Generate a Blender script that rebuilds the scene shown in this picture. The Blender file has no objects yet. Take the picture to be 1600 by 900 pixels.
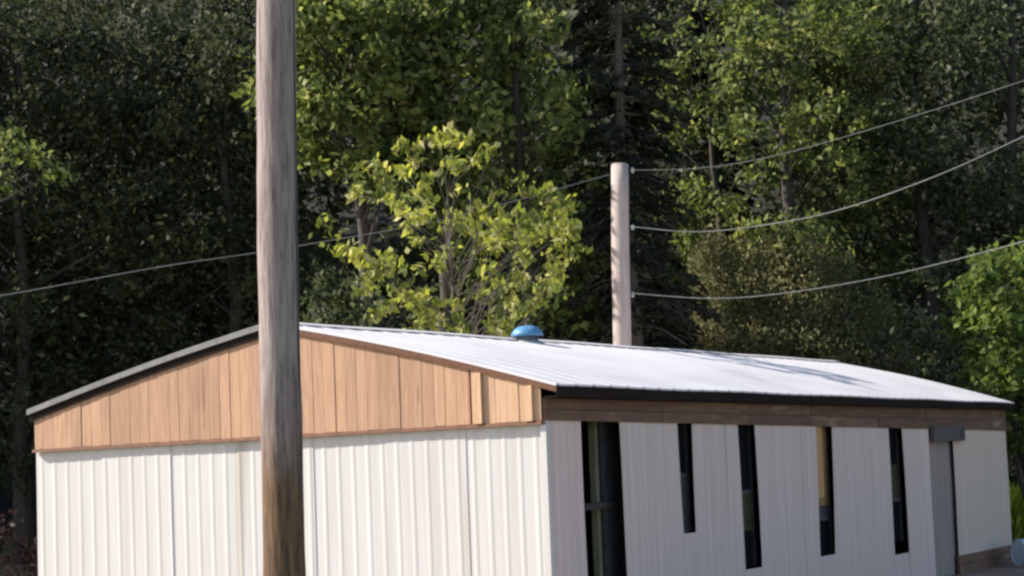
import bpy, math, random
import numpy as np
from mathutils import Vector, Matrix

random.seed(7)
rng = np.random.default_rng(11)
SC = bpy.context.scene
COL = SC.collection
R = math.radians

# ------------------------------------------------------------------ camera, sky, sun, exposure
F, PITCH, ROLL, EYE = 3341.0, R(4.834), R(-2.197), 1.8
cd = bpy.data.cameras.new('camera')
cam = bpy.data.objects.new('camera', cd)
COL.objects.link(cam)
fw = Vector((0, math.cos(PITCH), math.sin(PITCH)))
up0 = Vector((0, -math.sin(PITCH), math.cos(PITCH)))
rt0 = Vector((1, 0, 0))
rt = math.cos(ROLL) * rt0 + math.sin(ROLL) * up0
up = -math.sin(ROLL) * rt0 + math.cos(ROLL) * up0
CAMP = Vector((0, 0, EYE))
cam.matrix_world = Matrix(((rt.x, up.x, -fw.x, 0), (rt.y, up.y, -fw.y, 0), (rt.z, up.z, -fw.z, EYE), (0, 0, 0, 1)))
cd.sensor_width = 36
cd.lens = F / 1600 * 36
cd.clip_end = 1000
SC.camera = cam

SUN_EL, SUN_AZ = R(35), R(174.5)      # azimuth of the direction towards the sun, counter-clockwise from +X
w = bpy.data.worlds.new('World')
SC.world = w
w.use_nodes = True
nt = w.node_tree
sky = nt.nodes.new('ShaderNodeTexSky')
sky.sky_type = 'NISHITA'
sky.sun_disc = False
sky.sun_elevation = SUN_EL
sky.sun_rotation = math.pi / 2 - SUN_AZ
bg = nt.nodes['Background']
bg.inputs[1].default_value = 0.115
nt.links.new(sky.outputs[0], bg.inputs[0])
sd = bpy.data.lights.new('sun', 'SUN')
sd.energy = 5.0
sd.angle = R(0.5)
sd.color = (1.0, 0.95, 0.86)
sun = bpy.data.objects.new('sun', sd)
COL.objects.link(sun)
sdir = Vector((math.cos(SUN_EL) * math.cos(SUN_AZ), math.cos(SUN_EL) * math.sin(SUN_AZ), math.sin(SUN_EL)))
sun.rotation_euler = sdir.to_track_quat('Z', 'Y').to_euler()
sun.location = (-20, 0, 30)
SC.view_settings.view_transform = 'Standard'
SC.view_settings.look = 'None'
SC.view_settings.gamma = 1
SC.view_settings.exposure = 0.8
SC.cycles.max_bounces = 8
SC.cycles.filter_width = 2.6


def ray(px, py):
    d = fw * F + rt * (px - 800) + up * (450 - py)
    return d / d.y


def at(px, py, Y):
    """point on the ray of photo pixel (px, py) at distance Y"""
    return CAMP + ray(px, py) * Y


# ------------------------------------------------------------------ helpers
def obj(name, verts, faces, mat, parent=None, smooth=False):
    me = bpy.data.meshes.new(name)
    me.from_pydata([tuple(v) for v in verts], [], faces)
    me.update()
    mats = mat if isinstance(mat, (list, tuple)) else [mat]
    for m in mats:
        me.materials.append(m)
    if smooth:
        me.polygons.foreach_set('use_smooth', [True] * len(me.polygons))
    o = bpy.data.objects.new(name, me)
    COL.objects.link(o)
    if parent:
        o.parent = parent
    return o


def empty(name, loc, rz=0.0):
    o = bpy.data.objects.new(name, None)
    COL.objects.link(o)
    o.location = loc
    o.rotation_euler = (0, 0, rz)
    return o


def tag(o, label=None, cat=None, group=None, kind=None):
    if label: o['label'] = label
    if cat: o['category'] = cat
    if group: o['group'] = group
    if kind: o['kind'] = kind
    return o


class MB:
    def __init__(s):
        s.v, s.f = [], []

    def add(s, v, f):
        n = len(s.v)
        s.v += [tuple(p) for p in v]
        s.f += [tuple(i + n for i in q) for q in f]

    def box(s, a, b):
        x0, y0, z0 = a; x1, y1, z1 = b
        s.add([(x0, y0, z0), (x1, y0, z0), (x1, y1, z0), (x0, y1, z0), (x0, y0, z1), (x1, y0, z1), (x1, y1, z1), (x0, y1, z1)],
              [(0, 3, 2, 1), (4, 5, 6, 7), (0, 1, 5, 4), (1, 2, 6, 5), (2, 3, 7, 6), (3, 0, 4, 7)])

    def hexa(s, b4, t4):
        s.add(list(b4) + list(t4), [(0, 3, 2, 1), (4, 5, 6, 7), (0, 1, 5, 4), (1, 2, 6, 5), (2, 3, 7, 6), (3, 0, 4, 7)])

    def tube(s, pts, rads, n=8, cap=True, jitter=0.0):
        pts = [Vector(p) for p in pts]
        rings = []
        for i, p in enumerate(pts):
            t = (pts[min(i + 1, len(pts) - 1)] - pts[max(i - 1, 0)])
            if t.length < 1e-9: t = Vector((0, 0, 1))
            t.normalize()
            a = t.cross(Vector((0.13, 1, 0.07)))
            if a.length < 1e-3: a = t.cross(Vector((1, 0, 0)))
            a.normalize(); b = t.cross(a)
            r = rads[i] if isinstance(rads, (list, tuple)) else rads
            rings.append([p + (a * math.cos(k * 2 * math.pi / n) + b * math.sin(k * 2 * math.pi / n)) * r * (1 + random.uniform(-jitter, jitter)) for k in range(n)])
        v = [q for r_ in rings for q in r_]
        f = []
        for i in range(len(rings) - 1):
            for k in range(n):
                k2 = (k + 1) % n
                f.append((i * n + k, i * n + k2, (i + 1) * n + k2, (i + 1) * n + k))
        if cap:
            f.append(tuple(range(n))[::-1])
            f.append(tuple((len(rings) - 1) * n + k for k in range(n)))
        s.add(v, f)

    def lathe(s, prof, n=24, M=None):
        v = []
        for r, z in prof:
            for k in range(n):
                p = Vector((r * math.cos(k * 2 * math.pi / n), r * math.sin(k * 2 * math.pi / n), z))
                v.append(M @ p if M else p)
        f = []
        for i in range(len(prof) - 1):
            for k in range(n):
                k2 = (k + 1) % n
                f.append((i * n + k, i * n + k2, (i + 1) * n + k2, (i + 1) * n + k))
        s.add(v, f)

    def build(s, name, mat, parent=None, smooth=False):
        return obj(name, s.v, s.f, mat, parent, smooth)


# ------------------------------------------------------------------ materials
def new_mat(name):
    m = bpy.data.materials.new(name)
    m.use_nodes = True
    return m, m.node_tree, m.node_tree.nodes['Principled BSDF']


def mat_simple(name, c1, c2, scale=(1, 1, 1), nscale=6, rough=0.7, bump=0.2, metal=0.0, island=0.0, detail=6, bdist=0.01, c3=None, c3pos=0.62, spec=0.5):
    """noise-mottled surface: two tones, optional third tone as spots, optional tone shift per loose piece"""
    m, t, b = new_mat(name)
    N, L = t.nodes, t.links
    tc = N.new('ShaderNodeTexCoord')
    mp = N.new('ShaderNodeMapping'); mp.inputs['Scale'].default_value = scale
    L.new(tc.outputs['Object'], mp.inputs[0])
    no = N.new('ShaderNodeTexNoise'); no.inputs['Scale'].default_value = nscale; no.inputs['Detail'].default_value = detail
    L.new(mp.outputs[0], no.inputs['Vector'])
    mr = N.new('ShaderNodeMapRange'); mr.inputs['From Min'].default_value = .3; mr.inputs['From Max'].default_value = .7
    L.new(no.outputs[0], mr.inputs[0])
    mx = N.new('ShaderNodeMix'); mx.data_type = 'RGBA'
    mx.inputs[6].default_value = (*c1, 1); mx.inputs[7].default_value = (*c2, 1)
    L.new(mr.outputs[0], mx.inputs[0])
    out = mx.outputs[2]
    if c3:
        n2 = N.new('ShaderNodeTexNoise'); n2.inputs['Scale'].default_value = nscale * .35; n2.inputs['Detail'].default_value = 9
        L.new(mp.outputs[0], n2.inputs['Vector'])
        r2 = N.new('ShaderNodeMapRange'); r2.inputs['From Min'].default_value = c3pos; r2.inputs['From Max'].default_value = c3pos + .1
        L.new(n2.outputs[0], r2.inputs[0])
        m2 = N.new('ShaderNodeMix'); m2.data_type = 'RGBA'; m2.inputs[7].default_value = (*c3, 1)
        L.new(r2.outputs[0], m2.inputs[0]); L.new(out, m2.inputs[6]); out = m2.outputs[2]
    if island:
        ge = N.new('ShaderNodeNewGeometry')
        r3 = N.new('ShaderNodeMapRange'); r3.inputs['To Min'].default_value = 1 - island; r3.inputs['To Max'].default_value = 1 + island
        L.new(ge.outputs['Random Per Island'], r3.inputs[0])
        hv = N.new('ShaderNodeHueSaturation')
        L.new(r3.outputs[0], hv.inputs['Value']); L.new(out, hv.inputs['Color']); out = hv.outputs[0]
    L.new(out, b.inputs['Base Color'])
    b.inputs['Roughness'].default_value = rough
    b.inputs['Metallic'].default_value = metal
    b.inputs['Specular IOR Level'].default_value = spec
    if bump:
        bp = N.new('ShaderNodeBump'); bp.inputs['Strength'].default_value = bump; bp.inputs['Distance'].default_value = bdist
        L.new(no.outputs[0], bp.inputs['Height']); L.new(bp.outputs[0], b.inputs['Normal'])
    return m


def mat_leaf(name, cols, trans=0.45, rough=0.6, spec=0.12):
    """leaf: colour picked per leaf from a ramp, part reflected and part let through"""
    m, t, b = new_mat(name)
    N, L = t.nodes, t.links
    ge = N.new('ShaderNodeNewGeometry')
    rp = N.new('ShaderNodeValToRGB')
    el = rp.color_ramp.elements
    while len(el) < len(cols): el.new(0.5)
    for i, c in enumerate(cols):
        el[i].position = i / (len(cols) - 1); el[i].color = (*c, 1)
    L.new(ge.outputs['Random Per Island'], rp.inputs[0])
    tc = N.new('ShaderNodeTexCoord'); oi = N.new('ShaderNodeObjectInfo')
    no = N.new('ShaderNodeTexNoise'); no.noise_dimensions = '4D'; no.inputs['Scale'].default_value = 1.1; no.inputs['Detail'].default_value = 2
    L.new(tc.outputs['Object'], no.inputs['Vector']); L.new(oi.outputs['Random'], no.inputs['W'])
    vr = N.new('ShaderNodeMapRange'); vr.inputs['From Min'].default_value = .32; vr.inputs['From Max'].default_value = .68; vr.inputs['To Min'].default_value = .5; vr.inputs['To Max'].default_value = 1.6
    L.new(no.outputs[0], vr.inputs[0])
    hu = N.new('ShaderNodeMapRange'); hu.inputs['From Min'].default_value = .32; hu.inputs['From Max'].default_value = .68; hu.inputs['To Min'].default_value = .515; hu.inputs['To Max'].default_value = .48
    L.new(no.outputs[0], hu.inputs[0])
    h0 = N.new('ShaderNodeHueSaturation'); L.new(hu.outputs[0], h0.inputs['Hue']); L.new(vr.outputs[0], h0.inputs['Value']); L.new(rp.outputs[0], h0.inputs['Color'])
    rp = h0
    L.new(rp.outputs[0], b.inputs['Base Color'])
    b.inputs['Roughness'].default_value = rough
    b.inputs['Specular IOR Level'].default_value = spec
    hs = N.new('ShaderNodeHueSaturation'); hs.inputs['Hue'].default_value = 0.485; hs.inputs['Saturation'].default_value = 1.15; hs.inputs['Value'].default_value = 1.5
    L.new(rp.outputs[0], hs.inputs['Color'])
    tr = N.new('ShaderNodeBsdfTranslucent'); L.new(hs.outputs[0], tr.inputs[0])
    ms = N.new('ShaderNodeMixShader'); ms.inputs[0].default_value = trans
    L.new(b.outputs[0], ms.inputs[1]); L.new(tr.outputs[0], ms.inputs[2])
    L.new(ms.outputs[0], N['Material Output'].inputs[0])
    return m


M = {}
M['white_sheet'] = mat_simple('white_sheet', (.69, .655, .635), (.59, .555, .54), (3.0, 3.0, .12), 2.2, .42, .12, c3=(.50, .44, .39), c3pos=.61, bdist=.004)
M['side_sheet'] = mat_simple('side_sheet', (.77, .635, .585), (.65, .525, .48), (3.0, 3.0, .12), 2.6, .45, .12, c3=(.42, .37, .34), c3pos=.62, bdist=.004)
M['end_sheet'] = mat_simple('end_sheet', (.74, .61, .52), (.62, .51, .43), (3.0, 3.0, .12), 2.6, .45, .12, c3=(.42, .34, .30), c3pos=.64, bdist=.004)
M['grey_sheet'] = mat_simple('grey_sheet', (.36, .30, .285), (.28, .235, .22), (3, 3, .2), 3, .5, .1)
M['roof'] = mat_simple('roof', (.82, .775, .775), (.69, .645, .65), (.5, .25, .5), 2.0, .4, .06, c3=(.52, .47, .46), c3pos=.68, bdist=.003)
M['trim'] = mat_simple('trim', (.26, .25, .235), (.17, .165, .155), (2, 2, 2), 4, .5, .1, c3=(.24, .17, .12), c3pos=.6)
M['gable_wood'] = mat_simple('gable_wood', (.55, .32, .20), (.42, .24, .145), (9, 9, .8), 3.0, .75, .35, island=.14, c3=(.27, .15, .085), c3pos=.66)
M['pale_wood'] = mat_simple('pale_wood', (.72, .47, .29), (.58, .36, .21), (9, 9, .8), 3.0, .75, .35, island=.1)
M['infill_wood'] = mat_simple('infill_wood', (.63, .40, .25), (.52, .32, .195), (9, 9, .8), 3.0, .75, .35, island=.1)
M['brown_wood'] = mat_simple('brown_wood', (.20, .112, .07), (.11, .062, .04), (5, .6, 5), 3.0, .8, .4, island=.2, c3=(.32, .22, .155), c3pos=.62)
M['shade_dark_wood'] = mat_simple('shade_dark_wood', (.028, .020, .017), (.016, .012, .011), (4, .6, 4), 3.0, .95, .3, spec=.1)  # near-black tone paints the shade line under the roof edges
M['rake_wood'] = mat_simple('rake_wood', (.20, .085, .045), (.12, .05, .03), (4, 4, 4), 3.0, .8, .3)
M['stud'] = mat_simple('stud', (.60, .34, .14), (.42, .24, .10), (7, 7, .6), 3.0, .8, .3)
M['old_stud'] = mat_simple('old_stud', (.27, .27, .17), (.15, .15, .095), (7, 7, .6), 3.0, .8, .3)
M['inside'] = mat_simple('inside', (.06, .055, .05), (.03, .028, .026), (1, 1, 1), 3.0, .9, .2)
M['dirt'] = mat_simple('dirt', (.29, .205, .15), (.15, .10, .075), (1, 1, 1), 1.2, .95, .6, bdist=.05)
M['bark'] = mat_simple('bark', (.075, .062, .052), (.035, .029, .025), (6, 6, 1.0), 3.0, .9, .7, bdist=.03)
M['twig_bark'] = mat_simple('twig_bark', (.13, .11, .09), (.07, .06, .05), (6, 6, 1.2), 3.0, .85, .4, bdist=.02)
M['grey_bark'] = mat_simple('grey_bark', (.22, .20, .175), (.12, .105, .09), (6, 6, 1.2), 3.0, .85, .4, bdist=.02)
M['wire'] = mat_simple('wire', (.25, .255, .25), (.16, .165, .16), (1, 1, 1), 3, .4, 0)
M['meter'] = mat_simple('meter', (.11, .095, .095), (.08, .07, .07), (1, 1, 1), 6, .5, .1)
M['dark_metal'] = mat_simple('dark_metal', (.06, .055, .06), (.035, .033, .036), (1, 1, 1), 8, .5, .1)
M['galv'] = mat_simple('galv', (.45, .45, .46), (.32, .32, .33), (1, 1, 1), 8, .4, .1, metal=.6)
M['blue'] = mat_simple('blue', (.09, .27, .44), (.05, .17, .32), (4, 4, 4), 5, .5, .1, c3=(.30, .36, .38), c3pos=.58)
M['pale_blue'] = mat_simple('pale_blue', (.55, .68, .76), (.42, .55, .64), (1, 1, 1), 5, .35, .05)
M['post_wood'] = mat_simple('post_wood', (.48, .395, .37), (.34, .27, .25), (8, 8, .5), 3.0, .8, .4, c3=(.30, .22, .19), c3pos=.63)

# weathered pole: pale grey-lilac bare wood, brown and orange creosote towards the foot (ragged edge)
m, t, b = new_mat('pole_wood')
N, L = t.nodes, t.links
tc = N.new('ShaderNodeTexCoord')
mp = N.new('ShaderNodeMapping'); mp.inputs['Scale'].default_value = (9, 9, .8); L.new(tc.outputs['Object'], mp.inputs[0])
no = N.new('ShaderNodeTexNoise'); no.inputs['Scale'].default_value = 3.2; no.inputs['Detail'].default_value = 12; no.inputs['Roughness'].default_value = .68; L.new(mp.outputs[0], no.inputs['Vector'])
rp = N.new('ShaderNodeValToRGB')
rp.color_ramp.elements[0].position = .30; rp.color_ramp.elements[0].color = (.085, .058, .06, 1)
rp.color_ramp.elements[1].position = .62; rp.color_ramp.elements[1].color = (.37, .305, .29, 1)
e = rp.color_ramp.elements.new(.44); e.color = (.255, .20, .195, 1)
L.new(no.outputs[0], rp.inputs[0])
rp2 = N.new('ShaderNodeValToRGB')
rp2.color_ramp.elements[0].position = .32; rp2.color_ramp.elements[0].color = (.055, .038, .034, 1)
rp2.color_ramp.elements[1].position = .66; rp2.color_ramp.elements[1].color = (.235, .145, .085, 1)
L.new(no.outputs[0], rp2.inputs[0])
sx = N.new('ShaderNodeSeparateXYZ'); L.new(tc.outputs['Object'], sx.inputs[0])
n2 = N.new('ShaderNodeTexNoise'); n2.inputs['Scale'].default_value = 1.4; n2.inputs['Detail'].default_value = 6
mp2 = N.new('ShaderNodeMapping'); mp2.inputs['Scale'].default_value = (5, 5, .9); L.new(tc.outputs['Object'], mp2.inputs[0]); L.new(mp2.outputs[0], n2.inputs['Vector'])
ad = N.new('ShaderNodeMath'); ad.operation = 'MULTIPLY_ADD'; ad.inputs[1].default_value = 1.5; L.new(n2.outputs[0], ad.inputs[0]); L.new(sx.outputs[2], ad.inputs[2])
mr = N.new('ShaderNodeMapRange'); mr.inputs['From Min'].default_value = 3.75; mr.inputs['From Max'].default_value = 2.9; L.new(ad.outputs[0], mr.inputs[0])
mx = N.new('ShaderNodeMix'); mx.data_type = 'RGBA'; L.new(mr.outputs[0], mx.inputs[0]); L.new(rp.outputs[0], mx.inputs[6]); L.new(rp2.outputs[0], mx.inputs[7])
L.new(mx.outputs[2], b.inputs['Base Color']); b.inputs['Roughness'].default_value = .9; b.inputs['Specular IOR Level'].default_value = .1
bp = N.new('ShaderNodeBump'); bp.inputs['Strength'].default_value = .6; bp.inputs['Distance'].default_value = .02
L.new(no.outputs[0], bp.inputs['Height']); L.new(bp.outputs[0], b.inputs['Normal'])
M['pole_wood'] = m

# ground: dry grass with worn dirt, leaf litter up the hill
m, t, b = new_mat('ground')
N, L = t.nodes, t.links
tc = N.new('ShaderNodeTexCoord')
n1 = N.new('ShaderNodeTexNoise'); n1.inputs['Scale'].default_value = .25; n1.inputs['Detail'].default_value = 8; L.new(tc.outputs['Object'], n1.inputs['Vector'])
n2 = N.new('ShaderNodeTexNoise'); n2.inputs['Scale'].default_value = 9; n2.inputs['Detail'].default_value = 8; L.new(tc.outputs['Object'], n2.inputs['Vector'])
r1 = N.new('ShaderNodeMapRange'); r1.inputs['From Min'].default_value = .42; r1.inputs['From Max'].default_value = .58; L.new(n1.outputs[0], r1.inputs[0])
ga = N.new('ShaderNodeMix'); ga.data_type = 'RGBA'; ga.inputs[6].default_value = (.09, .13, .03, 1); ga.inputs[7].default_value = (.16, .17, .05, 1); L.new(n2.outputs[0], ga.inputs[0])
di = N.new('ShaderNodeMix'); di.data_type = 'RGBA'; di.inputs[6].default_value = (.16, .11, .07, 1); di.inputs[7].default_value = (.22, .15, .10, 1); L.new(n2.outputs[0], di.inputs[0])
gx = N.new('ShaderNodeMix'); gx.data_type = 'RGBA'; L.new(r1.outputs[0], gx.inputs[0]); L.new(ga.outputs[2], gx.inputs[6]); L.new(di.outputs[2], gx.inputs[7])
L.new(gx.outputs[2], b.inputs['Base Color']); b.inputs['Roughness'].default_value = .95
bp = N.new('ShaderNodeBump'); bp.inputs['Distance'].default_value = .06; bp.inputs['Strength'].default_value = .7; L.new(n2.outputs[0], bp.inputs['Height']); L.new(bp.outputs[0], b.inputs['Normal'])
M['ground'] = m

M['litter'] = mat_simple('litter', (.035, .030, .020), (.016, .018, .010), (1, 1, 1), 1.6, .95, .6, bdist=.1)

LF = {
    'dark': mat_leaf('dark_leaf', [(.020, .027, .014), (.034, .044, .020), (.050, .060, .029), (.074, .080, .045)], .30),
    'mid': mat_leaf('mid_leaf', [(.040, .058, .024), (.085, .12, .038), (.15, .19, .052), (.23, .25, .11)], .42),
    'yellow': mat_leaf('yellow_leaf', [(.06, .08, .032), (.14, .175, .042), (.23, .265, .058), (.31, .33, .09), (.34, .33, .18)], .45),
    'conifer': mat_leaf('conifer_needle', [(.014, .020, .013), (.022, .028, .016), (.030, .030, .020), (.050, .042, .030)], .15),
    'olive': mat_leaf('olive_leaf', [(.13, .132, .058), (.145, .148, .064), (.165, .163, .074), (.18, .175, .095)], .30),
    'right': mat_leaf('right_leaf', [(.030, .042, .020), (.050, .068, .030), (.075, .095, .042), (.15, .16, .11)], .38),
    'bright': mat_leaf('bright_leaf', [(.06, .095, .028), (.09, .14, .036), (.13, .18, .046), (.19, .22, .08)], .45),
    'brown': mat_leaf('brown_leaf', [(.020, .012, .012), (.034, .019, .018), (.046, .028, .024), (.06, .042, .036)], .2),
    'grass': mat_leaf('grass_blade', [(.16, .22, .03), (.23, .29, .04), (.28, .33, .05), (.32, .32, .09)], .4),
}

# ------------------------------------------------------------------ ground and hill
GX = np.linspace(-160, 160, 81); GY = np.concatenate([np.linspace(-60, 44, 27), np.linspace(46, 140, 48), [170, 260]])


def ground_z(x, y):
    d = max(0, y - 50)
    z = 0.012 * d * d if d < 28 else 0.012 * 784 + (d - 28) * .672
    z = min(z, 46 + .05 * d)
    z += max(0, -x - 26) * .28 * min(1, max(0, (y - 25) / 20))
    return z - .5 + (.35 * math.sin(x * .31 + y * .2) * min(1, d / 10) if d > 0 else 0)


gv = [(x, y, ground_z(x, y)) for y in GY for x in GX]
gf = [(j * 81 + i, j * 81 + i + 1, (j + 1) * 81 + i + 1, (j + 1) * 81 + i) for j in range(len(GY) - 1) for i in range(80)]
cut = int(np.argmax(GY > 57)) 
g = obj('ground', gv, [q for q in gf if q[0] // 81 < cut], M['ground'], smooth=True)
tag(g, kind='structure')
hill = obj('hillside', gv, [q for q in gf if q[0] // 81 >= cut], M['litter'], smooth=True)
tag(hill, kind='structure')

# ------------------------------------------------------------------ the white building
YAW = R(26.073)
K = 1.8 / 1.6
CX, CY, W, LN = .27107 * K, 21.5658 * K, 6.385 * K, 19.72 * K
shed = empty('metal_building', (CX, CY, 0), -YAW)
tag(shed, 'long low white metal building with brown wooden gable, ribbed roof and narrow dark wall openings', 'building')
SI = Matrix.Translation((CX, CY, 0)) @ Matrix.Rotation(-YAW, 4, 'Z')
SIi = SI.inverted()


def on(px, py, axis, val):
    """local point where the ray of a photo pixel meets the plane axis = val of the building"""
    o = SIi @ CAMP; d = SIi.to_3x3() @ ray(px, py)
    k = (val - o[axis]) / d[axis]
    return o + d * k


def lin(a, b, x):
    return a[1] + (b[1] - a[1]) * (x - a[0]) / (b[0] - a[0])


# heights read on the two wall planes
gB, gA = on(845, 656, 1, 0), on(57, 701, 1, 0)
gtop = lambda x: lin((gB.x, gB.z), (gA.x, gA.z), x)          # top of white sheets on the gable wall
W = -gA.x
sB, sH = on(848, 655, 0, 0), on(1570, 672, 0, 0)
stop = lambda y: lin((sB.y, sB.z), (sH.y, sH.z), y)          # top of white sheets on the long wall
LN = sH.y
OH, FO = .20, .075                                            # overhang at eaves and at the gable
eF, eR = on(850, 599, 0, OH), on(1568, 628, 0, OH)
rF, rR = on(440, 503, 1, -FO), on(1310, 566, 0, -W / 2)
lF = on(43, 641, 1, -FO)
XL = lF.x
RX = -W / 2
eave_z = lambda y: lin((eF.y, eF.z), (eR.y, eR.z), y)
ridge_z = lambda y: lin((-FO, rF.z), (rR.y, rR.z), y)
left_z = lambda y: lin((-FO, lF.z), (LN, lF.z + (eR.z - eF.z)), y)


def roof_z(x, y):
    if x >= RX:
        t = (x - RX) / (OH - RX); z = ridge_z(y) * (1 - t) + eave_z(y) * t
    else:
        t = (RX - x) / (RX - XL); z = ridge_z(y) * (1 - t) + left_z(y) * t
    return z + .055 * math.sin(math.pi * t) * (1 if x >= RX else .6) + .005 * math.sin(y * 1.3 + x)


# roof: one ribbed sheet per slope
def roof_slope(xs):
    ys = []
    y = -FO
    k = 0
    while y < LN + .12:
        for dy, h in ((0, 0), (.035, .008), (.075, .008), (.11, 0), (.30, 0)):
            ys.append((y + dy, h))
        y += .50
    v, f = [], []
    for (yy, h) in ys:
        for x in xs: v.append((x, yy, roof_z(x, yy) + h))
    n = len(xs); nl = len(ys) * n
    v += [(a, b_, c - .022 - 0.0) for (a, b_, c) in v]
    for j in range(len(ys) - 1):
        for i in range(n - 1):
            q = (j * n + i, j * n + i + 1, (j + 1) * n + i + 1, (j + 1) * n + i)
            f.append(q); f.append(tuple(nl + a for a in q[::-1]))
    for i in range(n - 1):
        f.append((i, nl + i, nl + i + 1, i + 1)); e0 = (len(ys) - 1) * n
        f.append((e0 + i, e0 + i + 1, nl + e0 + i + 1, nl + e0 + i))
    for j in range(len(ys) - 1):
        f.append((j * n, (j + 1) * n, nl + (j + 1) * n, nl + j * n))
        f.append((j * n + n - 1, nl + j * n + n - 1, nl + (j + 1) * n + n - 1, (j + 1) * n + n - 1))
    return v, f


v, f = roof_slope(list(np.linspace(RX, OH, 12)))
roof_r = obj('roof', v, f, M['roof'], shed)
v, f = roof_slope(list(np.linspace(XL, RX - .004, 12)))
roof_l = obj('roof', v, f, M['roof'], shed)
rc = MB()
ysr = list(np.linspace(-FO - .01, LN + .1, 24))
for a, b_ in zip(ysr[:-1], ysr[1:]):
    for sgn in (-1, 1):
        x1 = RX + sgn * .13
        q = [(RX, a, roof_z(RX, a) + .036), (x1, a, roof_z(x1, a) + .024), (x1, b_, roof_z(x1, b_) + .024), (RX, b_, roof_z(RX, b_) + .036)]
        rc.add(q, [(0, 1, 2, 3) if sgn > 0 else (3, 2, 1, 0)])
rc.build('ridge_cap', M['roof'], roof_r)


# rake boards under the gable edge of the roof, dark eave board as painted shade along the long side
def rake(xs, y0, y1, d0, d1, mat, name):
    mb = MB()
    for a, b_ in zip(xs[:-1], xs[1:]):
        za, zb = roof_z(a, -FO), roof_z(b_, -FO)
        mb.hexa([(a, y0, za - d1), (b_, y0, zb - d1), (b_, y1, zb - d1), (a, y1, za - d1)],
                [(a, y0, za - d0), (b_, y0, zb - d0), (b_, y1, zb - d0), (a, y1, za - d0)])
    return mb.build(name, mat, shed)


rake(list(np.linspace(XL, RX, 9)), -FO - .022, -FO + .003, -.012, .06, M['trim'], 'roof_edge_trim')
rake(list(np.linspace(RX + .001, OH, 9)), -FO - .004, -FO + .03, .026, .09, M['rake_wood'], 'rake_board_and_shade')
rake(list(np.linspace(XL + .02, RX, 9)), -FO + .005, -FO + .022, .026, .155, M['shade_dark_wood'], 'rake_board_and_shade')  # dark left strip drawn for the shade under the roof edge
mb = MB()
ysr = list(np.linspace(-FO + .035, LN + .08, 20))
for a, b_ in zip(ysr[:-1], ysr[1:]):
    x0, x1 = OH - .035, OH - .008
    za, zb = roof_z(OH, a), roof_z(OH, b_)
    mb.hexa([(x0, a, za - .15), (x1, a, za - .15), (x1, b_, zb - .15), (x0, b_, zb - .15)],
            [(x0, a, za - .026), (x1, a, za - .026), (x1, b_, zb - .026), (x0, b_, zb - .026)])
mb.build('eave_shade_board', M['shade_dark_wood'], shed)  # dark strip standing in for the shade below the eave
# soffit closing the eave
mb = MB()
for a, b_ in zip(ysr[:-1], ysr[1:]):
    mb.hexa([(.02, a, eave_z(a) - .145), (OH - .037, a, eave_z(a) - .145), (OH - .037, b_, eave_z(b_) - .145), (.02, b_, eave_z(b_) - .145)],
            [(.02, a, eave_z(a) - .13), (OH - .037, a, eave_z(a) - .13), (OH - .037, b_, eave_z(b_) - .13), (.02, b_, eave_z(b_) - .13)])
mb.build('soffit', M['shade_dark_wood'], shed)

# wooden gable: vertical boards cut to the rake
xsplit = on(738, 600, 1, 0).x


def boards(x0, x1, wid, y, mat, name, gap=.005):
    mb = MB(); x = x0
    while x < x1 - .01:
        wd = min(wid * random.uniform(.96, 1.04), x1 - x)
        a, b_ = x + gap / 2, x + wd - gap / 2
        d = y - random.uniform(0, .008)
        lo = lambda q: gtop(q) - .008 + random.uniform(-.003, .003)
        hi = lambda q: roof_z(q, -FO) - .04
        pts = [a, b_] if not (a < RX < b_) else [a, RX, b_]
        la = [lo(p) for p in pts]
        for i in range(len(pts) - 1):
            p, q = pts[i], pts[i + 1]
            mb.hexa([(p, d, la[i]), (q, d, la[i]), (q, d + .02, la[i]), (p, d + .02, la[i])],
                    [(p, d, hi(p)), (q, d, hi(q)), (q, d + .02, hi(q)), (p, d + .02, hi(p))])
        x += wd
    return mb.build(name, mat, shed)


boards(-W + .01, xsplit - .012, .15, -.045, M['gable_wood'], 'gable_cladding')
boards(xsplit + .012, -.005, .15, -.052, M['infill_wood'], 'gable_cladding')
for px in (747, 826):
    x = on(px, 620, 1, -.07).x
    mb = MB()
    mb.box((x - .045, -.088, gtop(x) - .008), (x + .045, -.066, roof_z(x, -FO) - .10))
    mb.build('pale_board', M['pale_wood'], shed)
mb = MB(); xs_ = list(np.linspace(-W - .01, .0, 12))
for a, b_ in zip(xs_[:-1], xs_[1:]):
    mb.hexa([(a, -.082, gtop(a) - .05), (b_, -.082, gtop(b_) - .05), (b_, -.03, gtop(b_) - .05), (a, -.03, gtop(a) - .05)],
            [(a, -.070, gtop(a) - .012), (b_, -.070, gtop(b_) - .012), (b_, -.03, gtop(b_) - .012), (a, -.03, gtop(a) - .012)])
mb.build('drip_board', M['rake_wood'], shed)
mb = MB()                                                   # dark backing behind the board joints
mb.add([(-W + .01, -.02, gtop(-W)), (-.01, -.02, gtop(0)), (-.01, -.02, roof_z(0, 0) - .06), (RX, -.02, roof_z(RX, 0) - .06), (-W + .01, -.02, roof_z(-W, 0) - .06)], [(0, 1, 2, 3, 4)])
mb.build('gable_backing', M['inside'], shed)


# ribbed sheets
def rib(u, pitch=.2, depth=.0036):
    q = (u / pitch) % 1.0
    if q < .28: return 0.0
    if q < .38: return (q - .28) / .1 * depth
    if q < .52: return depth
    if q < .62: return (1 - (q - .52) / .1) * depth
    return 0.0


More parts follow.
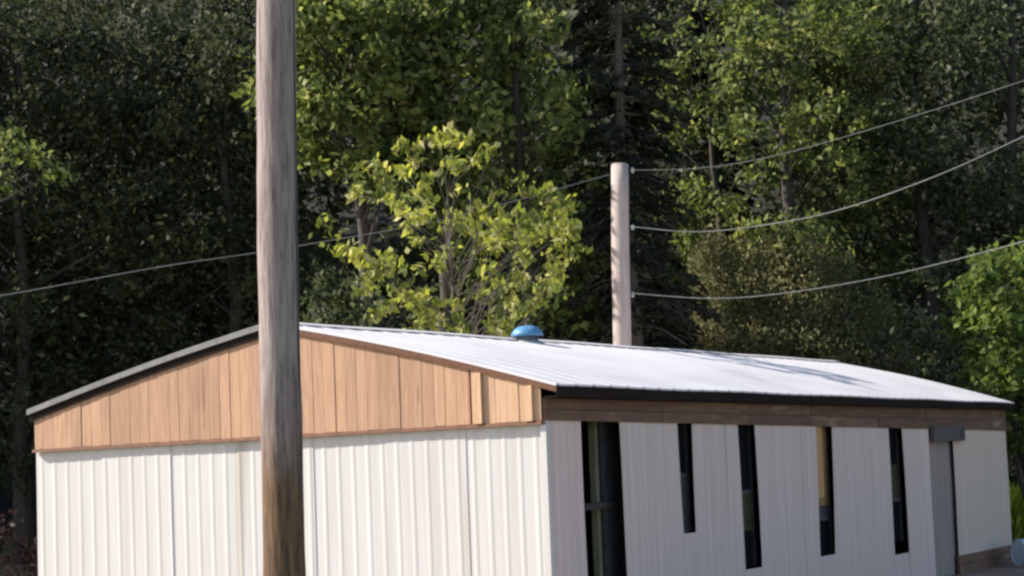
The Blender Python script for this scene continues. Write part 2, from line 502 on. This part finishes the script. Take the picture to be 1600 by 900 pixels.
def sheet(name, ul, ur, z0, z1, place, mat, parent, rows=10, off=0.0, pitch=.2, zmin=None):
    """ribbed sheet; ul, ur give its edges at height z, z1(u) its top, place(u, d, z) puts a point d proud of the wall"""
    um0, um1 = ul(1.0), ur(1.0)
    ks = []
    n = int((max(um1, ur(0)) - min(um0, ul(0))) / pitch) + 2
    u = math.floor(min(um0, ul(0)) / pitch) * pitch
    for i in range(n + 1):
        for q in (0, .28, .38, .52, .62):
            ks.append(u + (i + q) * pitch)
    v, f = [], []
    cols = None
    umid = (um0 + um1) / 2; span = um1 - um0
    ts = sorted(set([0.0, 1.0] + [(k - um0) / span for k in ks if 0.004 < (k - um0) / span < .996]))
    for r in range(rows + 1):
        for t in ts:
            u_top = um0 + t * span
            zt = z1(u_top)
            zz = z0 + (zt - z0) * r / rows
            a, b_ = ul(zz), ur(zz)
            uu = a + t * (b_ - a)
            d = off + rib(u_top, pitch) + .004 * math.sin(zz * 2.1 + uu * 1.7)
            v.append(place(uu, d, zz))
    n = len(ts)
    for r in range(rows):
        for i in range(n - 1):
            f.append((r * n + i, r * n + i + 1, (r + 1) * n + i + 1, (r + 1) * n + i))
    o = obj(name, v, f, mat, parent)
    so = o.modifiers.new('thickness', 'SOLIDIFY'); so.thickness = .006; so.offset = -1
    return o


# gable wall: seven sheets side by side
gplace = lambda u, d, z: (u, -d, z)
nsh = 7
for i in range(nsh):
    a, b_ = -W + W * i / nsh, -W + W * (i + 1) / nsh
    tilt = random.uniform(-.006, .006)
    sheet('wall_sheet', lambda z, a=a: a, lambda z, b_=b_: b_ + (.03 if b_ < -.1 else 0), -.48, lambda u: gtop(u) + .005,
          gplace, M['white_sheet'], shed, off=.012 + (i % 2) * .007)

# long wall: sheets with narrow openings between them, edges read from the photograph
splace = lambda u, d, z: (d, u, z)


def edge(*pts):
    q = sorted([(p.z, p.y) for p in [on(px, py, 0, 0) for px, py in pts]])
    zs, us = [a for a, _ in q], [b_ for _, b_ in q]
    return lambda z: float(np.interp(z, zs, us)) if zs[0] <= z <= zs[-1] else (us[0] + (us[1] - us[0]) / (zs[1] - zs[0]) * (z - zs[0]) if z < zs[0] else us[-1])


def vert(px, py):
    y = on(px, py, 0, 0).y
    return lambda z: y


g1l, g1r = edge((906, 662), (917, 898)), edge((966, 662), (979, 898))
g2l, g2r = edge((1057, 664), (1067, 838)), edge((1080, 664), (1087, 838))
g3l, g3r = edge((1151, 668), (1164, 888)), edge((1178, 668), (1190, 888))
g4l, g4r = edge((1273, 668), (1281, 872)), edge((1299, 668), (1305, 872))
g5l, g5r = edge((1387, 670), (1398, 868)), edge((1408, 670), (1420, 868))
sl, sr = vert(1456, 800), vert(1494, 800)
top = lambda u: stop(u)
ZB = -.48
mS = M['side_sheet']
sheet('wall_sheet', lambda z: .0, g1l, ZB, top, splace, mS, shed, off=.010, rows=14)
sheet('wall_sheet', g1r, g2l, ZB, top, splace, mS, shed, off=.014, rows=14)
sheet('wall_sheet', g2r, g3l, ZB, top, splace, mS, shed, off=.010, rows=14)
sheet('wall_sheet', g3r, g4l, ZB, top, splace, mS, shed, off=.015, rows=14)
sheet('wall_sheet', g4r, g5l, ZB, top, splace, mS, shed, off=.010, rows=14)
sheet('wall_sheet', g5r, sl, ZB, top, splace, mS, shed, off=.014, rows=14)


def infill(l, r, px, py):
    """patch closing the foot of an opening"""
    zt = on(px, py, 0, 0).z
    v = []; f = []
    rows, cols = 5, 6
    for j in range(rows + 1):
        for i in range(cols + 1):
            t = i / cols
            zz = ZB + (zt - ZB) * j / rows
            a, b_ = l(zz) - .03, r(zz) + .03
            v.append((.006, a + t * (b_ - a), zz))
    n = cols + 1
    for j in range(rows):
        for i in range(cols): f.append((j * n + i, j * n + i + 1, (j + 1) * n + i + 1, (j + 1) * n + i))
    o = obj('wall_patch', v, f, mS, shed)
    so = o.modifiers.new('thickness', 'SOLIDIFY'); so.thickness = .005; so.offset = -1


infill(g2l, g2r, 1077, 833); infill(g3l, g3r, 1178, 888); infill(g4l, g4r, 1292, 868); infill(g5l, g5r, 1410, 865)

# window strips inside the openings: lower pane of dark glass under a rail, timber beside
m, t, b = new_mat('dark_glass')
b.inputs['Base Color'].default_value = (.012, .014, .016, 1); b.inputs['Roughness'].default_value = .06
nn = t.nodes.new('ShaderNodeTexNoise'); nn.inputs['Scale'].default_value = 3
bb = t.nodes.new('ShaderNodeBump'); bb.inputs['Strength'].default_value = .05; t.links.new(nn.outputs[0], bb.inputs['Height']); t.links.new(bb.outputs[0], b.inputs['Normal'])
M['dark_glass'] = m
M['teal_glass'] = mat_simple('teal_glass', (.085, .095, .10), (.05, .058, .062), (1, 3, 3), 3, .25, .03)
M['olive_glass'] = mat_simple('olive_glass', (.085, .085, .05), (.045, .048, .03), (1, 3, 3), 3, .25, .03)
M['tan_blind'] = mat_simple('tan_blind', (.36, .20, .075), (.20, .12, .05), (1, 3, 2), 3, .6, .1)


def slot(l, r, pyr, px, cuts, tones):
    """narrow window set back in an opening: frame > pane"""
    zr = on(px, pyr, 0, -.1).z if pyr else None
    zt = stop(l(2.0)) - .02
    y0, y1 = min(l(2.2), l(.9)) - .08, max(r(2.2), r(.9)) + .10
    fr = MB()
    fr.box((-.13, y0, .3), (-.09, y0 + .07, zt)); fr.box((-.13, y1 - .07, .3), (-.09, y1, zt))
    if zr: fr.box((-.128, y0 + .07, zr - .03), (-.085, y1 - .07, zr + .03))
    o = fr.build('window', M['dark_metal'], shed)
    zc = [.3] + [on(px, q, 0, -.1).z for q in cuts[::-1]] + [zt]
    for (a, b_), tn in zip(zip(zc[:-1], zc[1:]), tones[::-1]):
        p = MB()
        p.box((-.118, y0 + .072, a + .004), (-.112, y1 - .072, b_ - .004))
        p.build('pane', M[tn], o)


slot(g2l, g2r, 742, 1075, [742], ['dark_glass', 'teal_glass'])
slot(g3l, g3r, 768, 1170, [768, 830], ['dark_glass', 'olive_glass', 'dark_glass'])
slot(g5l, g5r, 780, 1405, [725, 780], ['dark_glass', 'olive_glass', 'dark_glass'])
slot(g4l, g4r, 810, 1290, [790, 810], ['tan_blind', 'teal_glass', 'dark_glass'])
mb = MB()                                                   # tan timber standing in the fourth opening, stops half way down
y = g4l(2.0)
ztan = on(1280, 778, 0, -.04).z
mb.box((-.05, y - .06, ztan), (-.004, y + .34, stop(y) - .01))
mb.build('stud', M['stud'], shed)
mb = MB()
for px in (928, 950):
    y = on(px, 720, 0, -.3).y
    mb.box((-.36, y, .02), (-.28, y + .10, stop(y) + .25))
    mb.build('stud', M['old_stud'], shed); mb = MB()
mb = MB(); ya = g1r(1.0) - .05
mb.box((-.26, ya, -.45), (-.22, g1r(1.0) + .9, stop(ya) + .2)); mb.build('inner_panel', M['teal_glass'], shed)
mb = MB(); y = on(926, 800, 0, -.2).y
mb.box((-.22, y - .6, on(940, 790, 0, -.2).z - .04), (-.17, y + 1.6, on(940, 790, 0, -.2).z + .04))
mb.build('cross_rail', M['inside'], shed)

# recessed grey panel with a dark box above, then the end sheet over brown skirting
sheet('recessed_panel', lambda z: sl(z) - .1, lambda z: sr(z) + .6, ZB, top, lambda u, d, z: (d - .07, u, z), M['grey_sheet'], shed, rows=3)
b0, b1 = on(1453, 690, 0, .02), on(1508, 700, 0, .02)
mb = MB(); zt = stop(sr(1)) + .02
mb.box((.035, b0.y, zt - .25), (.10, b1.y - .25, zt)); mb.box((.032, b0.y - .02, zt), (.11, b1.y - .23, zt + .025))
jb = mb.build('meter_box', M['meter'], shed)
mb = MB(); mb.box((.101, b1.y - .62, zt - .22), (.108, b1.y - .30, zt - .03)); mb.build('cover', M['dark_metal'], jb)
zb = on(1530, 862, 0, .02).z
sheet('end_sheet', lambda z: sr(z), lambda z: LN, zb, top, splace, M['end_sheet'], shed, rows=6, off=.012)
mb = MB(); zm = (zb - .49) / 2; mb.box((-.02, sr(1) - .05, -.49), (.03, LN + .02, zm - .004)); mb.box((-.02, sr(1) - .05, zm + .004), (.026, LN + .02, zb - .004))
mb.build('skirting', M['brown_wood'], shed)

yard = obj('dirt_yard', [(c.x, c.y, -.488) for c in [SI @ Vector(q) for q in ((-W - 3, -5, 0), (12, -5, 0), (12, LN + 2.6, 0), (4, LN + 1.6, 0), (0, LN + .8, 0), (-W - 2, LN + .8, 0))]], [(0, 1, 2, 3, 4, 5)], M['dirt'])
tag(yard, kind='structure')
# brown boards under the eave of the long wall
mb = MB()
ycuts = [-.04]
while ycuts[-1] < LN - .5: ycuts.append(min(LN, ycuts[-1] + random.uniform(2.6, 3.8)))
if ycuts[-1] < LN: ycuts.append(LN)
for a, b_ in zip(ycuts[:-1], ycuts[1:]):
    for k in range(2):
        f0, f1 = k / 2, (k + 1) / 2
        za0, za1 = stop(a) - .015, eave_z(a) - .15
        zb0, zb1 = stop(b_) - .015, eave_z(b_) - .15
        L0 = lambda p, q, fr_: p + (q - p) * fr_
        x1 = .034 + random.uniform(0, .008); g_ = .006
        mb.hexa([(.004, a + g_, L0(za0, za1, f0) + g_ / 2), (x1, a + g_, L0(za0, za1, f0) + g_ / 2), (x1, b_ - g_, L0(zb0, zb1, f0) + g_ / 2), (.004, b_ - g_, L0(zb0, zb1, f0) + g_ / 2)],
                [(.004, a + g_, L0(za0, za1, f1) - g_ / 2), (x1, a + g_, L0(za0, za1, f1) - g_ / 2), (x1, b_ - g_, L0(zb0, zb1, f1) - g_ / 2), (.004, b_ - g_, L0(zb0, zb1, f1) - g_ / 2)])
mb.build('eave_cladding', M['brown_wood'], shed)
# corner trim, left and rear walls, floor: the shell closes so that the inside is dark
mb = MB(); mb.box((-.035, -.038, -.48), (.036, -.032, gtop(0) - .055)); mb.box((.032, -.032, -.48), (.036, .05, gtop(0) - .02))
mb.build('corner_trim', M['white_sheet'], shed)
sheet('left_wall', lambda z: 0, lambda z: LN, -.48, lambda u: left_z(u) - .05, lambda u, d, z: (-W - d, u, z), M['white_sheet'], shed, rows=3)
sheet('rear_wall', lambda z: -W, lambda z: 0, -.48, lambda u: roof_z(u, LN) - .03, lambda u, d, z: (u, LN - .02 + d, z), M['white_sheet'], shed, rows=3)
mb = MB(); mb.box((-W + .05, .05, -.46), (-.25, LN - .1, -.43)); mb.build('floor', M['inside'], shed)
mb = MB(); mb.box((-1.3, .1, .1), (-1.25, LN - .2, 2.9)); mb.build('inner_wall', M['inside'], shed)

# ------------------------------------------------------------------ blue vent cap on the ridge, utility poles, wires
bp_ = on(824, 528, 0, RX + .2)
vz = roof_z(bp_.x, bp_.y)
vw = SI @ Vector((bp_.x, bp_.y, vz))
ve = empty('roof_vent', vw)
tag(ve, 'small rounded blue vent cap on the ridge of the white roof', 'roof vent')
mb = MB(); mb.lathe([(.24, -.08), (.235, .0), (.16, .03), (.15, .10), (.13, .12)], 20); mb.build('collar', M['galv'], ve, True)
mb = MB(); mb.lathe([(.0, .25), (.09, .243), (.165, .215), (.215, .17), (.235, .13), (.24, .09), (.225, .085), (.22, .10), (.0, .11)], 28); mb.build('cap', M['blue'], ve, True)

YP = 14.6
pt, pb = at(431, -60, YP), at(442, 905, YP)
dirp = (pt - pb).normalized()
base = pb - dirp * (pb.z + .5) / dirp.z
pole = empty('utility_pole', (base.x, base.y, -.5))
tag(pole, 'thick weathered wooden utility pole standing in front of the wooden gable', 'utility pole')
mb = MB()
pts, rads = [], []
for k in range(41):
    s = k / 40 * 9.3
    p = dirp * s + Vector((.010 * math.sin(s * 1.1), .008 * math.sin(s * .9 + 1), 0))
    pts.append(p - Vector((0, 0, .05))); rads.append(.147 - .0022 * s + .0025 * math.sin(s * 5.1) + .0018 * math.sin(s * 11.3 + 2))
mb.tube(pts, rads, 28)
mb.build('pole_shaft', M['pole_wood'], pole, True)
mb = MB()                                                  # ground wire down the shaded side
mb.tube([dirp * s + Vector((.140 - .0022 * s, -.055, 0)) for s in np.linspace(0, 9.0, 22)], .006, 6)
mb.build('ground_wire', M['dark_metal'], pole)
for s in (8.5, 8.9):
    mb = MB(); mb.tube([dirp * s + Vector((-.19, -.02, 0)), dirp * s + Vector((.19, .02, 0))], .012, 8)
    mb.build('bolt', M['galv'], pole)

YQ = 46.5
qt, qb = at(968, 258, YQ), at(972, 545, YQ)
dq = (qt - qb).normalized()
qbase = qb - dq * (qb.z + .5) / dq.z
post = empty('utility_pole', (qbase.x, qbase.y, -.5))
tag(post, 'slim pale wooden pole with wires rising behind the white roof', 'utility pole')
hq = (qt - qbase).length
mb = MB(); mb.tube([dq * hq * k / 14 + Vector((.006 * math.sin(k), 0, 0)) for k in range(15)], [.212 - .02 * k / 14 for k in range(15)], 18)
mb.tube([dq * hq, dq * (hq + .03)], [.192, .16], 18)
mb.build('pole_shaft', M['post_wood'], post, True)
heights = {}
for py in (268, 357, 462):
    mb = MB()
    p = at(986, py, YQ) - post.location
    mb.lathe([(.0, .09), (.035, .08), (.05, .05), (.035, .03), (.055, .0), (.03, -.04), (.0, -.05)], 12, Matrix.Translation(p + Vector((.03, -.03, 0))))
    mb.build('insulator', M['galv'], post, True)


def wire(ctrl, label, r):
    """hanging wire through points (pixel, distance), smoothed"""
    P = [at(px, py, Y) for px, py, Y in ctrl]
    k = np.linspace(0, len(P) - 1, 60); A_ = np.array([tuple(p) for p in P])
    def cr(t):
        i = min(int(t), len(P) - 2); u = t - i
        p0, p1, p2, p3 = A_[max(i - 1, 0)], A_[i], A_[i + 1], A_[min(i + 2, len(P) - 1)]
        return .5 * (2 * p1 + (p2 - p0) * u + (2 * p0 - 5 * p1 + 4 * p2 - p3) * u * u + (3 * p1 - p0 - 3 * p2 + p3) * u ** 3)
    mb = MB(); mb.tube([cr(t) for t in k], r * .7, 8)
    o = mb.build('overhead_wire', M['wire'], None, True)
    tag(o, label, 'wire', 'overhead wires strung from the slim pole')
    return o


wire([(-260, 500, 33), (0, 462, 36), (250, 417, 38.5), (400, 395, 40), (490, 380, 41), (700, 341, 43), (955, 272, 46.3)], 'wire from the slim pole running left behind the thick pole', .011)
wire([(985, 266, 46.3), (1100, 262, 45.5), (1220, 241, 44.7), (1400, 190, 43.4), (1600, 126, 41.9), (1850, 40, 39.9)], 'highest wire leaving the slim pole top towards the right', .0075)
wire([(985, 354, 46.3), (1080, 362, 45.7), (1170, 355, 45.1), (1300, 331, 44.1), (1450, 280, 42.9), (1600, 213, 41.9), (1850, 90, 39.9)], 'middle wire sagging right from the slim pole, rising to the photo edge', .013)
wire([(985, 458, 46.3), (1100, 466, 45.5), (1200, 461, 44.9), (1340, 440, 43.9), (1480, 409, 42.9), (1700, 350, 40.9)], 'lowest wire sagging right from the slim pole across the olive bush', .011)


# ------------------------------------------------------------------ trees
def leaf_mesh(name, C, D, S, mat, aspect=.55, fold=.25):
    """leaf diamonds at C, pointing along D, of length S"""
    n = len(C)
    D = D / np.maximum(np.linalg.norm(D, axis=1, keepdims=True), 1e-9)
    rnd = rng.normal(size=(n, 3))
    B = np.cross(D, rnd); B /= np.maximum(np.linalg.norm(B, axis=1, keepdims=True), 1e-9)
    Nn = np.cross(D, B)
    S = S[:, None]
    V = np.empty((n, 4, 3))
    V[:, 0] = C - D * S * .5
    V[:, 1] = C + B * S * aspect * .5 + Nn * S * fold * .3 - D * S * .05
    V[:, 2] = C + D * S * .5 + Nn * S * .08
    V[:, 3] = C - B * S * aspect * .5 + Nn * S * fold * .3 - D * S * .05
    me = bpy.data.meshes.new(name)
    me.vertices.add(n * 4); me.vertices.foreach_set('co', V.reshape(-1))
    me.loops.add(n * 4); me.loops.foreach_set('vertex_index', np.arange(n * 4, dtype=np.int32))
    me.polygons.add(n)
    me.polygons.foreach_set('loop_start', np.arange(0, n * 4, 4, dtype=np.int32))
    me.polygons.foreach_set('loop_total', np.full(n, 4, dtype=np.int32))
    me.update(calc_edges=True)
    me.materials.append(mat)
    return me


def link(name, me, parent=None):
    o = bpy.data.objects.new(name, me); COL.objects.link(o)
    if parent: o.parent = parent
    return o


def broadleaf(loc, h, rad, z0, leaf, bark, label, nclump=70, per=120, size=.16, clump=.55, name='broadleaf_tree', group=None, trunk_r=None,
              sq=1.0, flat=.75, droop=.2, lean=(0, 0), limbs=14, limb_r=.32, cat='tree', cz=None):
    """tapered trunk with limbs; leaf clumps at limb and twig ends between z0 and h"""
    gz = ground_z(loc[0], loc[1])
    root = empty(name, (loc[0], loc[1], gz))
    tag(root, label, cat, group)
    tr = trunk_r or h * .016 + .04
    mb = MB()
    tp = [Vector((lean[0] * (k / 8) ** 1.5 + .12 * math.sin(k * 1.3 + h), lean[1] * (k / 8) ** 1.5 + .1 * math.cos(k * 1.1 + rad), h * .86 * k / 8)) for k in range(9)]
    tp[0] = Vector((0, 0, -.2))
    mb.tube(tp, [tr * (1 - .85 * k / 8) * (1.25 if k == 0 else 1) for k in range(9)], 10, jitter=.05)
    cen = []
    zc = (z0 + h) / 2; rz = (h - z0) / 2
    axis = lambda z: Vector(np.array([np.interp(z, [p.z for p in tp], [p[i] for p in tp]) for i in range(3)]))
    for i in range(nclump):
        while True:
            q = rng.uniform(-1, 1, 3)
            if .15 < np.linalg.norm(q) < 1: break
        n_ = np.linalg.norm(q)
        q = q / n_ * n_ ** .55
        c = Vector((q[0] * rad, q[1] * rad, zc + q[2] * rz))
        c += axis(min(max(c.z, 0), h * .86)); c.z = zc + q[2] * rz
        cen.append(c)
    for i, c in enumerate(cen):
        if i < limbs * 3:
            zb_ = max(z0 * .75, c.z - random.uniform(.5, 1.6) - .2 * rad)
            a = axis(min(zb_, h * .84)); a.z = min(zb_, h * .84)
            mid = a.lerp(c, .5) + Vector((random.uniform(-.2, .2), random.uniform(-.2, .2), random.uniform(0, .3)))
            r0 = tr * limb_r * (1 - .6 * a.z / h) if i < limbs else tr * limb_r * .45
            mb.tube([a, mid, c], [r0, r0 * .55, r0 * .15], 6)
    mb.build('trunk', bark, root, True)
    n = nclump * per
    CC = np.array([tuple(c) for c in cen])
    idx = rng.integers(0, nclump, n)
    csz = rng.uniform(.6, 1.3, nclump) * clump
    off = rng.normal(size=(n, 3)) * np.array([1, 1, flat]) * csz[idx][:, None] * .55
    P = CC[idx] + off
    D = off * .6 + rng.normal(size=(n, 3)) * .5 + np.array([0, 0, -droop])
    S = size * rng.uniform(.6, 1.35, n)
    link('crown', leaf_mesh('crown', P, D, S, leaf), root)
    return root


def X(px, Y):
    return (px - 800) / F * Y


def topz(py, Y, px=800):
    return at(px, py, Y).z + .5          # height above the ground


# the woods far behind plus an unseen shading wood added left, one mass
def woods():
    n = 120000
    x = rng.uniform(-34, 34, n); y = rng.uniform(56, 84, n)
    z = np.array([ground_z(a, b_) for a, b_ in zip(x, y)])
    # bunch leaves into crowns
    nc = 420
    cx = rng.uniform(-36, 36, nc); cy = rng.uniform(57, 84, nc)
    cz = np.array([ground_z(a, b_) for a, b_ in zip(cx, cy)]) + rng.uniform(1, 15, nc)
    # tall unseen wood added on the left to shade the left trees
    nl = 260
    lx = rng.uniform(-36, -17.5, nl); ly = rng.uniform(52, 68, nl)
    lz = np.array([ground_z(a, b_) for a, b_ in zip(lx, ly)]) + rng.uniform(2, 17.5, nl)
    cx, cy, cz = np.concatenate([cx, lx]), np.concatenate([cy, ly]), np.concatenate([cz, lz])
    idx = rng.integers(0, nc + nl, n)
    off = rng.normal(size=(n, 3)) * np.array([1.1, 1.0, .8])
    P = np.stack([cx[idx], cy[idx], cz[idx]], 1) + off
    D = rng.normal(size=(n, 3)) + np.array([0, 0, -.3])
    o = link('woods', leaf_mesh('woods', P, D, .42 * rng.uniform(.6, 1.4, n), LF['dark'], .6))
    tag(o, 'dense dark woods covering the hillside behind the trees', 'woods', kind='stuff')


woods()

# left: dark shaded trees
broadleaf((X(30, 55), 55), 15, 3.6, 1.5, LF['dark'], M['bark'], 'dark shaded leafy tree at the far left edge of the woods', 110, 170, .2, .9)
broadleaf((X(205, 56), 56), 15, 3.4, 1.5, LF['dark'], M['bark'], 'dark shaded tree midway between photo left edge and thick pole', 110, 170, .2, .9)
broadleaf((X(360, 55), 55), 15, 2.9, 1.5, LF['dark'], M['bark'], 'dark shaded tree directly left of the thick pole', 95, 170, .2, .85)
broadleaf((X(-75, 42), 42), topz(205, 42, 30), 2.1, topz(290, 42, 30), LF['mid'], M['bark'], 'smaller tree with bright sunlit leaves on its top at left photo edge', 20, 80, .17, .36)
# centre: sunlit mid green trees
broadleaf((X(565, 49.3), 49.3), 14.8, 2.1, 8.6, LF['mid'], M['bark'], 'mid green leafy tree just right of the thick pole', 66, 125, .25, .62)
broadleaf((X(690, 50.2), 50.2), 15, 2.1, 9.0, LF['mid'], M['bark'], 'tall mid green tree rising behind the yellow green sapling', 66, 125, .25, .62)
broadleaf((X(825, 49.5), 49.5), 15.0, 2.0, 4.5, LF['mid'], M['bark'], 'sunlit green tree between the yellow green sapling and dark conifer', 52, 125, .25, .58)
# young tree over the roof
broadleaf((X(714, 38.8), 38.8), topz(205, 38.8, 730), 2.4, topz(520, 38.8, 730) - .3, LF['yellow'], M['twig_bark'],
          'young tree with sparse yellow green leaves and grey branches above the roof', 135, 21, .19, .19, 'young_tree', limbs=22, limb_r=.40, trunk_r=.07, droop=.5)


def conifer(loc, h, rad, z0, leaf, bark, label, nb=120, name='conifer_tree', dead=True, trunk_r=.3):
    gz = ground_z(loc[0], loc[1])
    root = empty(name, (loc[0], loc[1], gz)); tag(root, label, 'tree')
    mb = MB()
    mb.tube([(0, 0, -.2)] + [(.08 * math.sin(k), .06 * math.cos(k), h * k / 8) for k in range(1, 9)], [trunk_r * (1 - .92 * k / 8) for k in range(9)], 12, jitter=.05)
    P, D, S = [], [], []
    for i in range(nb):
        z = z0 + (h - z0) * (i + random.random()) / nb
        a = random.uniform(0, 2 * math.pi)
        ln = rad * (1 - (z - z0) / (h - z0 + .5)) ** .7 * random.uniform(.6, 1.1) + .3
        dv = Vector((math.cos(a), math.sin(a), 0))
        pts = [Vector((0, 0, z)), Vector((0, 0, z)) + dv * ln * .5 + Vector((0, 0, -.05 * ln)), Vector((0, 0, z)) + dv * ln + Vector((0, 0, -.28 * ln))]
        mb.tube(pts, [.035, .02, .006], 5)
        k = int(ln * 60)
        for j in range(k):
            t = random.uniform(.25, 1.02)
            p = pts[0].lerp(pts[2], t) + Vector((0, 0, .1 * ln * math.sin(math.pi * t)))
            side = Vector((-dv.y, dv.x, 0)) * random.gauss(0, .22 * ln * (1.1 - t) + .05)
            p = p + side + Vector((0, 0, random.gauss(-.06, .06)))
            P.append(tuple(p)); D.append(tuple(dv * .6 + side * 1.2 + Vector((random.gauss(0, .3), random.gauss(0, .3), -.4 + random.gauss(0, .25))))); S.append(.26 * random.uniform(.6, 1.3))
    if dead:
        for i in range(14):
            z = random.uniform(4.5, z0 + (h - z0) * .55); a = random.uniform(math.pi * .9, 2.1 * math.pi); ln = random.uniform(.8, 2.0)
            dv = Vector((math.cos(a), math.sin(a), random.uniform(-.35, .1)))
            mb.tube([Vector((0, 0, z)), Vector((0, 0, z)) + dv * ln * .6, Vector((0, 0, z)) + dv * ln + Vector((0, 0, -.15))], [.03, .02, .008], 5)
    mb.build('trunk', bark, root, True)
    link('crown', leaf_mesh('crown', np.array(P), np.array(D), np.array(S), leaf, .38), root)
    return root


conifer((X(985, 49.2), 49.2), 16, 2.3, 3.0, LF['conifer'], M['twig_bark'], 'dark brownish conifer with bare twigs behind the slim pole', 150)
conifer((X(1085, 57), 57), 18, 2.6, 4.0, LF['conifer'], M['grey_bark'], 'dark conifer rising behind the left side of the olive bush', 130, dead=False)
# bare dark trunks on the right with thin sunlit crowns
broadleaf((X(1243, 54), 54), 16, 2.2, 5.6, LF['mid'], M['bark'], 'tree with a straight thick dark trunk above the olive bush', 64, 90, .21, .5, trunk_r=.30, limbs=9, limb_r=.22)
broadleaf((X(1128, 55), 55), 15, 1.9, 6.0, LF['mid'], M['bark'], 'thin dark trunked tree between the slim pole and thick dark trunk', 50, 80, .2, .5, trunk_r=.19, limbs=9, limb_r=.3)
broadleaf((X(1330, 56.5), 56.5), 16, 1.9, 4.0, LF['mid'], M['bark'], 'narrow green tree just right of the thick dark trunk', 70, 100, .2, .55, trunk_r=.2)
broadleaf((X(1450, 56), 56), 16.5, 2.6, 1.5, LF['right'], M['bark'], 'dark green tree with pale glints where the middle wire crosses it', 100, 150, .2, .75)
broadleaf((X(1600, 56), 56), 17, 2.7, 1.5, LF['right'], M['bark'], 'dark green tree at the right edge above the bright bush', 100, 150, .2, .8)


# olive bush: a dense broad mass of fine leaves with a steep left side
def olive():
    Y = 52.8
    x0 = X(1215, Y)
    root = empty('large_bush', (x0, Y, -.5))
    tag(root, 'broad dense olive green bush behind the far roof, steep on its left side', 'bush')
    hl, hr = topz(372, Y, 1100), topz(335, Y, 1270)
    n = 42000
    u = rng.uniform(-1, 1, n)
    w_ = rng.uniform(-1, 1, n)
    xs = np.where(u < 0, u * (x0 - X(1082, Y)), u * (X(1420, Y) - x0))
    prof = np.where(u < 0, hl + (hr - hl) * (1 + u) * .8, hr * (1 - .55 * np.clip(u - .25, 0, 1) ** 1.4))
    prof = prof + .18 * np.sin(xs * 3.1) + .12 * np.sin(xs * 7.3 + 1)
    ys = w_ * 1.6
    cap = prof * np.sqrt(np.clip(1 - np.abs(w_) ** 3 * .75, 0, 1)) * (1 - .25 * np.abs(w_))
    zt = cap * rng.uniform(0, 1, n) ** .35
    ys = ys * (1.0 + .10 * np.sin(zt * 5.2 + xs * 1.1))          # loose horizontal tiers
    P = np.stack([xs + rng.normal(size=n) * .05, ys, zt], 1)
    D = np.stack([rng.normal(size=n) * .5, rng.normal(size=n) * .5 + np.sign(ys) * .3, -.6 + rng.normal(size=n) * .3], 1)
    link('crown', leaf_mesh('crown', P, D, .13 * rng.uniform(.6, 1.4, n), LF['olive'], .45), root)
    mb = MB()
    for k in range(7):
        a = random.uniform(-1.4, 1.8)
        mb.tube([(a * .35, random.uniform(-.3, .3), -.1), (a * .7, random.uniform(-.5, .5), 2.2), (a, random.uniform(-.5, .5), 4.4)], [.09, .06, .02], 7)
    mb.build('stem', M['bark'], root, True)


olive()
broadleaf((X(1582, 46.6), 46.6), topz(365, 46.6, 1560), 1.25, 2.3, LF['bright'], M['bark'], 'bright green leafy bush beyond the right end of the white roof', 60, 120, .2, .42, 'tall_bush', cat='bush', trunk_r=.08)
broadleaf((X(1480, 50.5), 50.5), topz(470, 50.5, 1480), 1.3, .8, LF['right'], M['bark'], 'darker low bush between the olive bush and bright green bush', 40, 110, .18, .45, 'low_bush', cat='bush', trunk_r=.07)
broadleaf((X(5, 35), 35), topz(822, 35, 10), .7, .25, LF['brown'], M['bark'], 'low dark reddish brown shrub at the left corner of the white building', 24, 80, .12, .3, 'dry_shrub', cat='shrub', trunk_r=.04)

broadleaf((X(535, 46.5), 46.5), topz(425, 46.5, 535), 1.25, .6, LF['right'], M['bark'], 'dark green shrub low beside the thick pole, left of the yellow green sapling', 40, 120, .17, .42, 'low_bush', cat='bush', trunk_r=.06)
# grass in the sunny gap to the right
n = 26000
gx_ = rng.uniform(9.2, 18, n); gy_ = rng.uniform(45.5, 62, n)
gz_ = np.array([ground_z(a, b_) for a, b_ in zip(gx_, gy_)])
tall = (gy_ < 50) & (gx_ < 15); gy_ = np.where(tall, 46.4 + (gy_ - 45.5) * .5, gy_)
P = np.stack([gx_, gy_, gz_ + .10 + np.where(tall, 1.35 * rng.uniform(0, 1, n) ** 1.2, 0)], 1)
D = np.stack([rng.normal(size=n) * .35, rng.normal(size=n) * .35, np.ones(n)], 1)
gr = link('grass', leaf_mesh('grass', P, D, .30 * rng.uniform(.6, 1.4, n), LF['grass'], .16, .1))
tag(gr, 'sunlit yellow green grass beyond the right end of the building', 'grass', kind='stuff')

# pale blue drum lying at the far corner of the building
p = at(1620, 858, 42.5)
dr = empty('drum', (p.x, p.y, -.488), R(20))
tag(dr, 'pale blue drum lying on bare ground at the far right corner', 'drum')
Mx = Matrix.Translation((0, 0, .27)) @ Matrix.Rotation(R(90), 4, 'Y')
mb = MB(); mb.lathe([(.265, -.43), (.275, -.42), (.265, -.40), (.265, -.15), (.28, -.135), (.265, -.12), (.265, .12), (.28, .135), (.265, .15), (.265, .40), (.275, .42), (.265, .43)], 28, Mx)
mb.build('drum_body', M['pale_blue'], dr, True)
mb = MB(); mb.lathe([(.0, -.41), (.255, -.41), (.262, -.43)], 28, Mx); mb.build('drum_end', M['pale_blue'], dr)
mb = MB(); mb.lathe([(.262, .43), (.255, .41), (.0, .41)], 28, Mx)
mb.build('drum_end', M['pale_blue'], dr)
